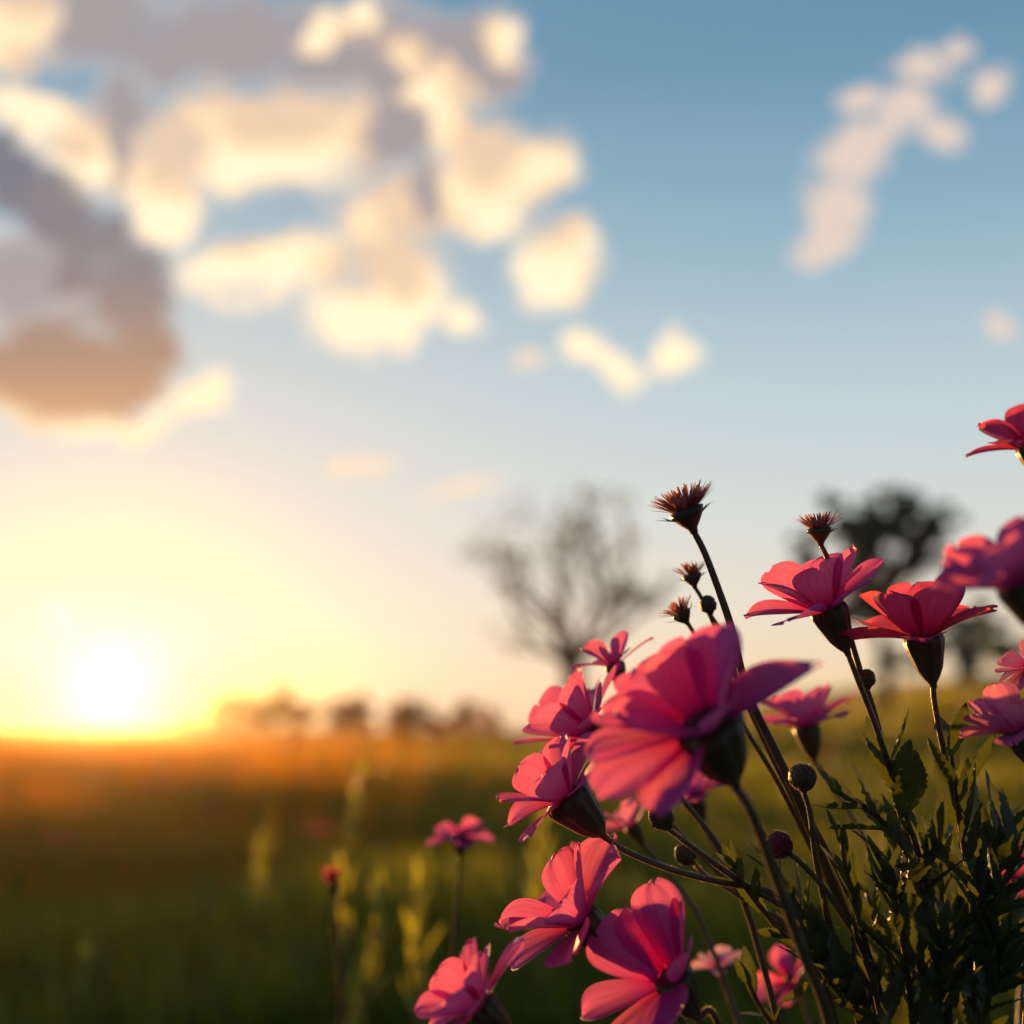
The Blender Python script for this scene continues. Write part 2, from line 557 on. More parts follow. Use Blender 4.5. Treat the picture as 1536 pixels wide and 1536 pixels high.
def lathe(mb, c, axis, prof, sides=16, ribs=0, rib=0.0, mi=0):
    x, y, d = frame(axis)
    vs, fs = [], []
    n = len(prof)
    for (h, r) in prof:
        for k in range(sides):
            a = 2 * math.pi * k / sides
            rr = r * (1 + (rib * math.cos(ribs * a) if ribs else 0))
            vs.append(c + d * h + (x * math.cos(a) + y * math.sin(a)) * rr)
    for i in range(n - 1):
        for k in range(sides):
            fs.append((i * sides + k, i * sides + (k + 1) % sides, (i + 1) * sides + (k + 1) % sides, (i + 1) * sides + k))
    fs.append(tuple(range(sides))[::-1])
    fs.append(tuple((n - 1) * sides + k for k in range(sides)))
    mb.add(vs, fs, None, mi)


def axis_of(dx, dy, tc):
    """direction from image right / image down / towards the lens"""
    return (RT * dx - UP * dy - FWD * tc).normalized()


# ------------------------------------------------------------------ terrain
def sm(t):
    t = np.clip(t, 0, 1)
    return t * t * (3 - 2 * t)


def ground_z(x, y):
    x = np.asarray(x, dtype=float)
    y = np.asarray(y, dtype=float)
    h = 2.6 * sm((x - 0.04 * y + 0.5) / 22.0) * sm((y - 5) / 25.0)
    h = h + 0.3 * sm((y - 30) / 60) * sm((x + 8) / 30)
    h = h + 0.42 * sm((y - 30) / 50)
    h = h + 0.03 * np.sin(x * 0.9 + 1.3) * np.sin(y * 0.7) * sm((y - 2) / 6)
    return h


def gz(x, y):
    return float(ground_z(x, y))


def build_ground():
    ys = np.concatenate([np.linspace(-30, -2, 8), np.linspace(-1, 40, 83), np.geomspace(42, 97, 20)])
    xs = np.concatenate([-np.geomspace(96, 31, 18), np.linspace(-30, 30, 121), np.geomspace(31, 96, 18)])
    gx, gy = np.meshgrid(xs, ys)
    z = ground_z(gx, gy)
    V = np.stack([gx, gy, z], -1).reshape(-1, 3)
    nx, ny = len(xs), len(ys)
    F = [(j * nx + i, j * nx + i + 1, (j + 1) * nx + i + 1, (j + 1) * nx + i) for j in range(ny - 1) for i in range(nx - 1)]
    me = bpy.data.meshes.new('ground')
    me.from_pydata(V.tolist(), [], F)
    me.materials.append(M['soil'])
    me.polygons.foreach_set('use_smooth', [True] * len(me.polygons))
    o = bpy.data.objects.new('ground', me)
    COL.objects.link(o)
    tag(o, kind='structure')


build_ground()


def build_grass(name, label, mat, seed, N, r0, r1, hs, a0=-38, a1=40):
    rs = np.random.RandomState(seed)
    r = np.exp(rs.uniform(np.log(r0), np.log(r1), N))
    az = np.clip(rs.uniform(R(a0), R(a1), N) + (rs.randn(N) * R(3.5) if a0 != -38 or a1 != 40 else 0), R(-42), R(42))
    x = r * np.sin(az)
    y = r * np.cos(az)
    # clumps: keep where a low-frequency pattern is high
    pat = np.sin(x * 3.1 + 2 * np.sin(y * 1.7)) * np.sin(y * 2.3 + 1.5 * np.sin(x * 2.1))
    h = (0.17 + 0.13 * rs.rand(N) ** 1.5 + 0.07 * pat) * (1 + 0.10 * np.clip(r - 3, 0, 4))
    if a0 != -38:
        h = h * (0.62 + 0.38 * sm((r - r0) / 2.6))
    h = np.clip(h * hs, 0.08, 0.46)
    h = np.where((r < 1.2) & (az < R(4)), h * 0.8, h)
    w = 0.0035 * (0.6 + 0.8 * rs.rand(N)) * (1 + r * 0.22)
    z = ground_z(x, y)
    th = rs.uniform(0, 2 * np.pi, N)
    ln = rs.uniform(0.05, 0.45, N) * h
    la = rs.uniform(0, 2 * np.pi, N)
    ox, oy = np.cos(th) * w, np.sin(th) * w
    lx, ly = np.cos(la) * ln, np.sin(la) * ln
    base = np.stack([x, y, z - 0.02], -1)
    V = np.zeros((N, 5, 3))
    off = np.stack([ox, oy, np.zeros(N)], -1)
    V[:, 0] = base - off
    V[:, 1] = base + off
    mid = base + np.stack([lx * 0.35, ly * 0.35, h * 0.6], -1)
    V[:, 2] = mid + off * 0.8
    V[:, 3] = mid - off * 0.8
    V[:, 4] = base + np.stack([lx, ly, h], -1)
    me = bpy.data.meshes.new(name)
    me.vertices.add(N * 5)
    me.vertices.foreach_set('co', V.astype(np.float32).ravel())
    b = (np.arange(N) * 5)[:, None]
    loops = np.concatenate([b + np.array([[0, 1, 2, 3]]), b + np.array([[3, 2, 4]])], 1).ravel()
    me.loops.add(N * 7)
    me.loops.foreach_set('vertex_index', loops.astype(np.int32))
    me.polygons.add(N * 2)
    st = np.stack([np.arange(N) * 7, np.arange(N) * 7 + 4], 1).ravel()
    me.polygons.foreach_set('loop_start', st.astype(np.int32))
    me.update(calc_edges=True)
    me.validate()
    me.materials.append(M[mat])
    o = bpy.data.objects.new(name, me)
    COL.objects.link(o)
    tag(o, label, 'grass', kind='stuff')


build_grass('meadow_grass', 'dark green meadow grass covering the near field', 'grass', 3, 110000, 1.6, 40, 0.95)
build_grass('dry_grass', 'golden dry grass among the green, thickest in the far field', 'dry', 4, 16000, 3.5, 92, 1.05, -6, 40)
build_grass('rust_grass', 'rust orange dry grass in the field below the setting sun', 'rust', 5, 46000, 1.7, 92, 1.14, -40, -7)  # sun side only: grass colour carries the glow spilling over the field


# ------------------------------------------------------------------ trees
def leaf_cards(mb, centre, rad, n, size, rng, flat=0.8):
    for _ in range(n):
        while True:
            d = Vector((rng.uniform(-1, 1), rng.uniform(-1, 1), rng.uniform(-1, 1)))
            if d.length < 1:
                break
        d.z *= flat
        p = centre + d * rad
        a = Vector((rng.gauss(0, 1), rng.gauss(0, 1), rng.gauss(0, 1))).normalized()
        x, y, _ = frame(a)
        s = size * rng.uniform(0.6, 1.3)
        x, y = x * s, y * s * 0.5
        mb.add([p - x, p - y, p + x, p + y], [(0, 1, 2, 3)])


def grow(mb, tips, p, d, L, r, depth, rng, spread, up=0.15, kids=(2, 3)):
    path = [p]
    q, dd = p.copy(), d.copy()
    for i in range(4):
        dd = (dd + Vector((rng.uniform(-1, 1), rng.uniform(-1, 1), rng.uniform(-.6, 1))) * 0.16 + Vector((0, 0, up * 0.3))).normalized()
        q = q + dd * L / 4
        path.append(q.copy())
    tube(mb, path, lambda t: r * (1 - 0.45 * t), 6 if depth > 1 else 4)
    if depth == 0:
        tips.append(q)
        return
    for k in range(rng.randint(*kids)):
        x, y, _ = frame(dd)
        a = rng.uniform(0, 2 * math.pi)
        nd = (dd + (x * math.cos(a) + y * math.sin(a)) * spread * rng.uniform(0.6, 1.3)).normalized()
        t = rng.choice((2, 3, 4)) if k else 4
        grow(mb, tips, path[t], nd, L * rng.uniform(0.6, 0.85), r * 0.55, depth - 1, rng, spread, up, kids)
    tips.append(q)


def thin_tree(px, dist, top_py, label, seed):
    rng = random.Random(seed)
    b = P(px, HORIZON, dist)
    base = Vector((b.x, b.y, gz(b.x, b.y) - 0.1))
    top = P(px, top_py, dist).z
    H = top - base.z
    t = thing('bare_tree', label, 'tree', base)
    tr, cr, tips = MB(), MB(), []
    p0 = base
    p1 = base + Vector((0.02, 0, 0.36)) * H
    tube(tr, spline([p0, (p0 + p1) / 2 + Vector((0.1, 0, 0)), p1], 4), lambda k: H * (0.055 - 0.018 * k), 8)
    for (a, tilt, s) in ((-1.05, 1.0, .40), (-0.45, .7, .46), (0.1, .3, .46), (0.75, .6, .48), (1.15, .9, .40), (-0.7, -.8, .42), (.5, -.8, .40)):
        d = Vector((math.sin(a), 0.35 * tilt, math.cos(a) * 1.0)).normalized()
        grow(tr, tips, p1 - Vector((0, 0, H * rng.uniform(0, 0.08))), d, H * s * 0.55, H * 0.017, 3, rng, 0.9, 0.2)
    tr.build('trunk', M['bark'], t)
    for q in tips:
        if rng.random() < 0.52:
            leaf_cards(cr, q, H * rng.uniform(0.025, 0.06), rng.randint(6, 16), H * 0.014, rng)
    cr.build('crown', M['crown_thin'], t, smooth=False)
    return t


thin_tree(850, 26, 700, 'sparse half bare tree behind the pink flowers, branches showing', 11)


def clump_tree(name, base, clumps, label, mat, seed, trunk_r, leaf, cat='tree', dens=1.0, group=None, limb=True):
    """clumps: list of (world centre, radius)"""
    rng = random.Random(seed)
    t = thing(name, label, cat, base, group)
    tr, cr = MB(), MB()
    cz = sum(c.z for c, r in clumps) / len(clumps)
    cx = sum(c.x for c, r in clumps) / len(clumps)
    fork = Vector((base.x * 0.4 + cx * 0.6, base.y, base.z + (cz - base.z) * 0.55))
    tube(tr, spline([base, (base + fork) / 2 + Vector((trunk_r, 0, 0)), fork], 4), lambda k: trunk_r * (1.2 - 0.4 * k), 8)
    for c, r in clumps:
        if limb:
            tube(tr, spline([fork, fork.lerp(c, .5) + Vector((rng.uniform(-1, 1), rng.uniform(-1, 1), .5)) * r * .3, c], 4),
                 lambda k: trunk_r * (0.5 - 0.4 * k), 5)
        for j in range(int(9 * dens)):
            dd = Vector((rng.gauss(0, .5), rng.gauss(0, .5), rng.gauss(0, .42)))
            leaf_cards(cr, c + dd * r, r * rng.uniform(.25, .5), int(60 * dens), leaf, rng, 0.8)
    tr.build('trunk', M['bark'], t)
    cr.build('crown', mat, t, smooth=False)
    return t


def px_clumps(lst, dist, seed):
    rng = random.Random(seed)
    return [(P(a, b, dist + rng.uniform(-1, 1) * c / FPX * dist), c / FPX * dist) for a, b, c in lst]


D2 = 30
bb = P(1330, HORIZON, D2)
clump_tree('leafy_tree', Vector((bb.x, bb.y, gz(bb.x, bb.y) - .1)),
           px_clumps([(1245, 755, 18), (1262, 795, 26), (1215, 815, 20), (1210, 845, 16), (1300, 770, 32), (1345, 762, 36), (1385, 770, 34),
                      (1405, 800, 22), (1370, 800, 26), (1285, 830, 28), (1330, 850, 30), (1375, 850, 24), (1410, 838, 14), (1300, 900, 34), (1345, 905, 32),
                      (1260, 935, 18), (1275, 870, 24), (1320, 800, 34), (1350, 790, 34), (1395, 785, 28), (1300, 800, 26)], D2, 5),
           'dark green leafy tree standing right of the sparse tree, gaps of sky in its crown', M['crown_dark'], 6, 0.15, 0.13)
bb = P(1460, HORIZON, 28)
clump_tree('bush', Vector((bb.x, bb.y, gz(bb.x, bb.y) - .1)),
           px_clumps([(1430, 950, 34), (1475, 940, 38), (1510, 960, 34), (1390, 975, 26), (1340, 985, 26), (1460, 990, 40)], 28, 8),
           'low dark green bush at the foot of the dark leafy tree', M['crown_dark'], 9, 0.09, 0.11, 'bush', limb=False)

HZ = [(282, 1083, 22, 78, 'small rounded bush on the horizon next to the setting sun'),
      (352, 1056, 34, 66, 'pale bush on the horizon, first of the row right of the sun hump'),
      (428, 1050, 38, 60, 'broad bush on the horizon, glowing orange in the sunset'),
      (524, 1056, 26, 55, 'narrow bush on the horizon standing alone between two gaps'),
      (618, 1064, 34, 64, 'low bush on the horizon nearest the sparse tree'),
      (704, 1068, 34, 72, 'faint low bush on the horizon left of the sparse tree trunk')]
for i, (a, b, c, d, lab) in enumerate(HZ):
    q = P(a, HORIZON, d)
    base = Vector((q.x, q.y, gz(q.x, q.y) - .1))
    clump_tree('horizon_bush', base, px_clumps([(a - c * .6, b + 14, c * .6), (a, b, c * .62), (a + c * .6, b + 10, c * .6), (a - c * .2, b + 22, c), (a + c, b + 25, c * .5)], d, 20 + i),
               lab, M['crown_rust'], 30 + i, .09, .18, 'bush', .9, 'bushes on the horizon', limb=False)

# ------------------------------------------------------------------ flowers
ROOT = P(1385, 1500, 0.50)


def root_pt(rng, px=None, z=0.5):
    b = ROOT if px is None else P(px, 1500, z)
    x, y = b.x + rng.uniform(-.035, .035), b.y + rng.uniform(-.03, .03)
    return Vector((x, y, gz(x, y)))


def petal(mb_name, parent, mat, C, ax, phi, L, Wd, e0, e1, cup, notch, r0, rng, roll=0.0, pointed=0.0):
    nt, ns = 18, 13
    d = ax.normalized()
    x = (RT - d * RT.dot(d)).normalized()
    y = d.cross(x)
    rad = x * math.cos(phi) + y * math.sin(phi)
    tan = d.cross(rad)
    mb = MB()
    vs, uvs = [], []
    ph1, ph2 = rng.uniform(0, 6.28), rng.uniform(0, 6.28)
    bend = rng.uniform(-.10, .10)
    rr, hh = r0, 0.0
    tl = 0.0
    for i in range(nt):
        t = 1 - (1 - i / (nt - 1)) ** 1.5
        el = e0 + (e1 - e0) * (t ** 0.8)
        dl = (t - tl) * L
        rr += math.cos(el) * dl
        hh += math.sin(el) * dl
        tl = t
        nrm = d * math.cos(el) - rad * math.sin(el)
        tng = d * math.sin(el) + rad * math.cos(el)
        w = Wd * 0.5 * (0.10 + 0.90 * t ** 0.8) * max(0.0, 1 - 0.985 * t ** 5.0) ** 0.52 / 0.74
        if pointed:
            w = w * (1 - pointed) + pointed * Wd * 0.5 * math.sin(math.pi * (.04 + .95 * t) ** .85) ** 1.05
        if i == nt - 1 and pointed:
            w = w * (1 - .9 * pointed)
        for j in range(ns):
            s = -1 + 2 * j / (ns - 1)
            off = w * s
            nz = cup * w * (s * s) + 0.035 * Wd * math.sin(3.2 * s + ph1 + 2 * t) * t + 0.018 * Wd * math.sin(9 * s + ph2) * t * t
            nz += roll * off
            sh = -notch * L * math.exp(-(s / .28) ** 2) * t ** 8 + 0.02 * L * math.sin(5 * s + ph1) * t ** 6
            p = C + rad * rr + d * hh + tan * (off + bend * L * t * t) + nrm * nz + tng * sh
            vs.append(p)
            uvs.append((j / (ns - 1), t))
    fs = [(i * ns + j, i * ns + j + 1, (i + 1) * ns + j + 1, (i + 1) * ns + j) for i in range(nt - 1) for j in range(ns - 1)]
    mb.add(vs, fs, uvs)
    return mb.build('petal', mat, parent)


def flower(label, C, ax, Rr, stem, seed, mat='petal', n=(5, 5), el=((26, 8), (56, 44)), calyx_l=0.66, calyx_w=0.245, stem_r=0.0012,
           width=0.73, petals=None, hair=True, name='pink_flower', group=None, cup=0.30, phase=0.0, notch=0.05, root=None):
    """C: where the petals meet; Rr: petal length; stem: points from below the calyx on"""
    rng = random.Random(seed)
    base = root if root is not None else root_pt(rng)
    t = thing(name, label, 'flower', base, group)
    ax = ax.normalized()
    k = 0
    if petals is None:
        petals = []
        for w, cnt in enumerate(n):
            for i in range(cnt):
                petals.append((phase + 360 * (i + 0.5 * w) / cnt + rng.uniform(-9, 9), el[w][0] + rng.uniform(-9, 9), el[w][1] + rng.uniform(-10, 10),
                               rng.uniform(.9, 1.08) * (1 - .10 * w), 1.0, 0.0))
    for (a, e0, e1, ls, ws, pt) in petals:
        petal('petal', t, M[mat], C, ax, R(a), Rr * ls, Rr * width * ws * rng.uniform(.92, 1.08), R(e0), R(e1), cup * rng.uniform(.5, 1.3), notch * rng.uniform(0, 1.6), Rr * .13, rng,
              rng.uniform(-.18, .18), pt)
    # centre
    mb = MB()
    cr = Rr * .20
    lathe(mb, C, ax, [(cr * .1 + cr * .55 * math.sin(q), cr * math.cos(q) + 1e-5) for q in np.linspace(0, 1.5, 7)], 16)
    pd = []
    for _ in range(70):
        q, a = rng.uniform(.1, 1.5), rng.uniform(0, 6.28)
        x, y, d = frame(ax)
        nn = (x * math.cos(a) + y * math.sin(a)) * math.cos(q) + d * (math.sin(q) + .4)
        pd.append((C + d * (cr * .1 + cr * .5 * math.sin(q)) + (x * math.cos(a) + y * math.sin(a)) * cr * math.cos(q) * .95, nn.normalized()))
    hairs(mb, pd, cr * .5, cr * .12, rng, 0)
    mb.build('flower_centre', M['disc'], t)
    # calyx
    mb = MB()
    cl, cw = Rr * calyx_l, Rr * calyx_w
    prof = [(-cl * 1.02, stem_r), (-cl * .92, stem_r * 1.25), (-cl * .80, cw * .42), (-cl * .62, cw * .66), (-cl * .42, cw * .80), (-cl * .22, cw * .95), (-cl * .05, cw * 1.05), (cl * .06, cw * .96), (cl * .07, cw * .5)]
    lathe(mb, C, ax, prof, 40, 10, 0.055)
    if hair:
        pd = []
        x, y, d = frame(ax)
        for _ in range(420):
            h = rng.uniform(-.98, 0.0)
            a = rng.uniform(0, 6.28)
            r_ = np.interp(h, [p[0] / cl for p in prof[:7]], [p[1] for p in prof[:7]])
            nn = x * math.cos(a) + y * math.sin(a)
            pd.append((C + d * h * cl + nn * r_ * .98, nn))
        hairs(mb, pd, .0008, .00011, rng)
    mb.build('calyx', [M['calyx'], M['hair']], t)
    # stem
    mb = MB()
    pts = [C - ax * cl * .97] + [Vector(p) for p in stem]
    lastp = pts[-1]
    pts.append(lastp.lerp(base, .5) + Vector((rng.uniform(-.01, .01), 0, 0)))
    pts.append(base)
    path = spline(pts, 7)
    rf = lambda q: stem_r * (0.95 + .35 * q)
    tube(mb, path, rf, 8)
    if hair:
        m_ = [p for p in path if p.z > 0.30]
        tube_hairs(mb, m_, stem_r * .98, 1600, .0010, .00013, rng)
    mb.build('stem', [M['stem'], M['hair']], t)
    return t


# sharp flower upper right
flower('sharp pink flower seen from the side just below the small upright seed head', P(1243, 915, .50), axis_of(-.40, -.90, .02), .0300,
       [P(1285, 1015, .50), P(1312, 1085, .50), P(1334, 1150, .502), P(1372, 1262, .51), P(1405, 1400, .51), P(1425, 1536, .51)], 3,
       phase=10)
flower('deep pink flower with lit red drooping petals right of the sharp side-view flower', P(1385, 958, .50), axis_of(-.20, -.97, -.02), .0305,
       [P(1400, 1040, .50), P(1412, 1110, .50), P(1430, 1190, .503), P(1450, 1310, .51), P(1470, 1420, .515), P(1480, 1536, .515)], 8, 'petal_deep',
       phase=40)
# big near flower
flower('largest pink flower, softly blurred, its dark centre showing between open petals', P(1060, 1092, .395), axis_of(-.44, -.84, .27), .0352,
       [P(1125, 1215, .402), P(1165, 1320, .41), P(1205, 1430, .42), P(1245, 1540, .43)], 5, 'petal', root=Vector((P(1330, 1536, .45).x, P(1330, 1536, .45).y, 0)),
       stem_r=.0017, calyx_l=.68, calyx_w=.32, width=.74, cup=.32,
       petals=[(-6, 20, 10, 1.08, .74, 1.0), (40, 46, 56, .88, .9, 0), (76, 34, 30, .92, 1.0, 0), (112, 30, 22, .96, 1.08, 0), (148, 24, 16, .97, 1.05, 0),
               (180, 22, 6, 1.0, 1.0, 0), (206, 10, -4, 1.04, .95, 0), (236, 4, -12, .95, .85, 0), (196, 50, 38, .74, .9, 0), (256, 44, 30, .74, .8, 0), (300, 46, 34, .70, .8, 0), (338, 56, 60, .84, .85, 0),
               (96, 58, 54, .74, .85, 0)])
# left mid
flower('pale pink flower facing left, its long calyx joining the arched stem', P(850, 1196, .50), axis_of(-.66, -.70, .06), .0275,
       [P(930, 1272, .50), P(1000, 1302, .50), P(1075, 1322, .502), P(1160, 1340, .505), P(1240, 1400, .51), P(1310, 1500, .51)], 14, 'petal',
       phase=20, calyx_l=.85, calyx_w=.36)
flower('glowing coral pink flower facing lower left below the arched stem', P(872, 1382, .49), axis_of(-.72, -.68, .10), .0325,
       [P(912, 1425, .49), P(960, 1475, .495), P(1040, 1560, .50)], 21, 'petal', phase=44)
flower('open coral flower with tall upright lit petals at the bottom edge', P(1010, 1470, .455), axis_of(-.48, -.80, .20), .0300,
       [P(1062, 1515, .46), P(1085, 1560, .465)], 25, 'petal', width=.76,
       petals=[(58, 62, 70, 1.15, 1.0, 0), (100, 52, 48, .95, .95, 0), (142, 44, 36, 1.05, 1.15, 0), (186, 16, 2, 1.08, .95, 0), (222, 6, -10, 1.0, .95, 0), (14, 58, 64, .95, .7, 0),
               (262, 20, 0, .8, .9, 0), (318, 50, 50, .7, .8, 0)])
flower('blurred coral flower cut by the bottom edge, lowest and leftmost of the near ones', P(722, 1508, .435), axis_of(-.70, -.66, .05), .0230,
       [P(770, 1555, .44)], 27, 'petal', phase=5, hair=False)
flower('dark magenta flower half hidden behind the largest flower, left side', P(885, 1098, .56), axis_of(-.80, -.58, -.05), .0330,
       [P(930, 1145, .56), P(1010, 1240, .56), P(1100, 1330, .55), P(1220, 1450, .54)], 31, 'petal', phase=0, hair=False)
flower('small magenta flower peeping over the top left of the largest flower', P(922, 998, .57), axis_of(-.35, -.92, -.1), .0185,
       [P(945, 1060, .57), P(1010, 1180, .56), P(1100, 1310, .55)], 33, 'petal', n=(4, 4), hair=False)
flower('blurred pink flower behind the largest flower, under its pointed right petal', P(1210, 1092, .64), axis_of(-.20, -.96, -.1), .0270,
       [P(1228, 1150, .64), P(1258, 1195, .64), P(1320, 1300, .62), P(1380, 1450, .6)], 36, 'petal', hair=False)
flower('small half closed pink flower in shade directly below the largest flower', P(948, 1240, .65), axis_of(-.5, -.8, .0), .0175,
       [P(985, 1290, .65), P(1050, 1380, .64)], 38, 'petal_pale', n=(4, 3), el=((40, 20), (60, 50)), hair=False)
flower('blurred pink flower tucked below the calyx of the largest flower', P(1040, 1192, .66), axis_of(-.35, -.85, 0), .0220,
       [P(1060, 1250, .66), P(1120, 1360, .64)], 40, 'petal', n=(4, 4), el=((10, -4), (45, 30)), hair=False)
rngq = random.Random(77)
b_ = P(690, 1500, .74)
flower('flat red pink flower alone in the meadow left of the pink cluster', P(690, 1256, .74), axis_of(-.02, -1, .06), .0190,
       [P(688, 1330, .74), P(680, 1440, .74)], 42, 'petal', n=(5, 4), el=((8, -12), (30, 10)), hair=False, root=Vector((b_.x, b_.y, gz(b_.x, b_.y))))
b_ = P(515, 1500, .82)
flower('tiny closed reddish flower on a thin stalk furthest left in the meadow', P(500, 1328, .82), axis_of(-.1, -1, .0), .0125,
       [P(503, 1400, .82), P(512, 1480, .82)], 44, 'petal_red', n=(4, 3), el=((60, 70), (75, 85)), hair=False, root=Vector((b_.x, b_.y, gz(b_.x, b_.y))))
flower('big blurred near flower cut by the right edge above the lit red petals', P(1525, 880, .365), axis_of(-.42, -.88, -.05), .0245,
       [P(1560, 960, .37), P(1575, 1100, .38), P(1560, 1300, .40)], 46, 'petal', hair=False)
flower('topmost pink flower, mostly outside the right edge', P(1545, 672, .46), axis_of(-.30, -.94, -.1), .0205,
       [P(1570, 760, .46), P(1590, 950, .47), P(1570, 1250, .49)], 48, 'petal_deep', hair=False, phase=12)
flower('small pink flower at the right edge under the blurred near flower', P(1545, 1000, .50), axis_of(-.55, -.8, .0), .0140,
       [P(1570, 1060, .50), P(1560, 1250, .51)], 50, 'petal_pale', hair=False, el=((5, -25), (35, 20)))
flower('pale lilac pink flower at the right edge above the dark leaves', P(1525, 1098, .475), axis_of(-.35, -.92, .0), .0205,
       [P(1545, 1150, .475), P(1550, 1300, .49)], 52, 'petal_pale', hair=False, phase=30)
flower('blurred coral flower seen between stems at the bottom edge', P(1185, 1472, .70), axis_of(-.6, -.6, .3), .0190,
       [P(1210, 1520, .70), P(1240, 1600, .68)], 54, 'petal', n=(4, 3), hair=False)
flower('blurred pale lilac flower behind the open coral flower', P(1078, 1452, .66), axis_of(-.2, -.9, .2), .0130,
       [P(1095, 1500, .66), P(1130, 1580, .65)], 56, 'petal_lilac', n=(4, 3), hair=False)
flower('dim magenta flower behind the leaves at the right edge', P(1520, 1315, .66), axis_of(-.3, -.8, .3), .0180,
       [P(1535, 1380, .66), P(1530, 1500, .65)], 58, 'petal_deep', n=(4, 3), hair=False)


# ------------------------------------------------------------------ spent heads and buds
def stem_part(t, start, pts, base, r, rng, hair=True):
    mb = MB()
    pts = [start] + list(pts)
    pts.append(pts[-1].lerp(base, .5))
    pts.append(base)
    path = spline(pts, 7)
    tube(mb, path, lambda q: r * (.9 + .7 * q), 8)
    if hair:
        m_ = [p for p in path if p.z > .30]
        tube_hairs(mb, m_, r * .98, 1300, .0009, .00012, rng)
    mb.build('stem', [M['stem'], M['hair']], t)


def spent_head(label, C, ax, s, stem, seed, r=.0012, nray=90, sharp=True):
    """C: centre of the base; s: radius of the head"""
    rng = random.Random(seed)
    base = root_pt(rng)
    t = thing('spent_flower', label, 'seed head', base)
    mb = MB()
    lathe(mb, C, ax, [(-s * .85, r), (-s * .66, r * 1.3), (-s * .45, s * .36), (-s * .15, s * .58), (s * .08, s * .66), (s * .16, s * .45)], 16, 8, .04)
    pd = []
    x, y, d = frame(ax)
    for _ in range(90):
        a, h = rng.uniform(0, 6.28), rng.uniform(-.6, .1)
        nn = x * math.cos(a) + y * math.sin(a)
        pd.append((C + d * h * s + nn * s * (.58 if h > -.3 else .45), nn))
    hairs(mb, pd, .0006, .00009, rng)
    mb.build('receptacle', [M['calyx'], M['hair']], t)
    mb = MB()
    for i in range(nray):
        a = rng.uniform(0, 6.28)
        k = math.sqrt(rng.random())
        nn = x * math.cos(a) + y * math.sin(a)
        p0 = C + d * s * .12 + nn * s * .55 * k
        dirv = (d * (1.1 - .55 * k) + nn * k * .95 + Vector((rng.uniform(-.15, .15), rng.uniform(-.15, .15), rng.uniform(-.15, .15)))).normalized()
        L = s * rng.uniform(.7, 1.1) * (.75 + .35 * k)
        tn = d.cross(nn).normalized() * s * .062
        mid = p0 + dirv * L * .5 + d * s * .02
        mb.add([p0 - tn * .7, p0 + tn * .7, mid + tn, mid - tn, p0 + dirv * L + tn * .35, p0 + dirv * L - tn * .35], [(0, 1, 2, 3), (3, 2, 4, 5)])
    mb.build('dried_petals', M['spent'], t)
    for i in range(5):
        a = i * 1.2566 + rng.uniform(-.3, .3)
        nn = x * math.cos(a) + y * math.sin(a)
        tn = d.cross(nn).normalized() * s * .11
        p0 = C - d * s * .2 + nn * s * .55
        p1 = p0 + nn * s * .42 + d * s * .15
        p2 = p0 + nn * s * .72 + d * s * rng.uniform(.1, .6)
        m2 = MB()
        th = nn.cross(tn).normalized() * s * .03
        m2.add([p0 - tn, p0 + tn, p1 + tn * .8 + th, p1 - tn * .8 + th, p2], [(0, 1, 2, 3), (3, 2, 4)])
        m2.build('sepal', M['leaf'], t)
    stem_part(t, C - ax.normalized() * s * .80, stem, base, r, rng)
    return t


spent_head('tall spent flower head with spiky red bristles, highest of the cluster', P(1030, 768, .50), axis_of(-.35, -.93, .05), .0108,
           [P(1055, 825, .50), P(1078, 885, .50), P(1095, 935, .50), P(1122, 1040, .505), P(1160, 1120, .51), P(1200, 1205, .51), P(1250, 1330, .515), P(1320, 1500, .515)], 61, .0015, 150)
spent_head('small flat topped spent head rising behind the sharp pink flower', P(1229, 795, .505), axis_of(-.12, -.98, .05), .0078,
           [P(1240, 835, .506), P(1256, 890, .51), P(1300, 1040, .515), P(1345, 1200, .52), P(1390, 1400, .52)], 63, .0011, 100)
spent_head('little spent head with pink tips above a round bud', P(1038, 864, .53), axis_of(-.25, -.95, .05), .0065,
           [P(1050, 893, .53), P(1068, 930, .53), P(1100, 1010, .53), P(1150, 1120, .53), P(1210, 1240, .53), P(1280, 1400, .53)], 65, .0009, 80)
spent_head('little brown spent head leaning left, lowest of the small trio', P(1022, 921, .53), axis_of(-.55, -.82, .05), .0066,
           [P(1038, 945, .53), P(1060, 985, .53), P(1110, 1080, .53), P(1165, 1170, .53), P(1230, 1300, .53), P(1300, 1450, .53)], 67, .0009, 80)


def bud(label, C, ax, s, stem, seed, r=.0011, mat='bud', fuzz=300, long=1.1):
    rng = random.Random(seed)
    base = root_pt(rng)
    t = thing('flower_bud', label, 'bud', base)
    mb = MB()
    prof = [(-s * 1.12 * long, r), (-s * .98 * long, r * 1.5), (-s * .8, s * .58)] + [(s * long * math.sin(q), s * math.cos(q) + 1e-5) for q in np.linspace(-.75, 1.5, 15)]
    lathe(mb, C, ax, prof, 30, 5, .03)
    mb.v = [p + (p - C).normalized() * s * rng.uniform(-.09, .09) if (p - C).length > s * .6 else p for p in mb.v]
    x, y, d = frame(ax)
    pd = []
    for _ in range(fuzz):
        a, q = rng.uniform(0, 6.28), rng.uniform(-.8, 1.45)
        nn = (x * math.cos(a) + y * math.sin(a)) * math.cos(q) + d * math.sin(q)
        pd.append((C + nn * s * .98, nn))
    hairs(mb, pd, .0011, .00016, rng)
    mb.build('bud_head', [M[mat], M['hair']], t)
    stem_part(t, C - ax.normalized() * s * 1.1 * long, stem, base, r, rng)
    return t


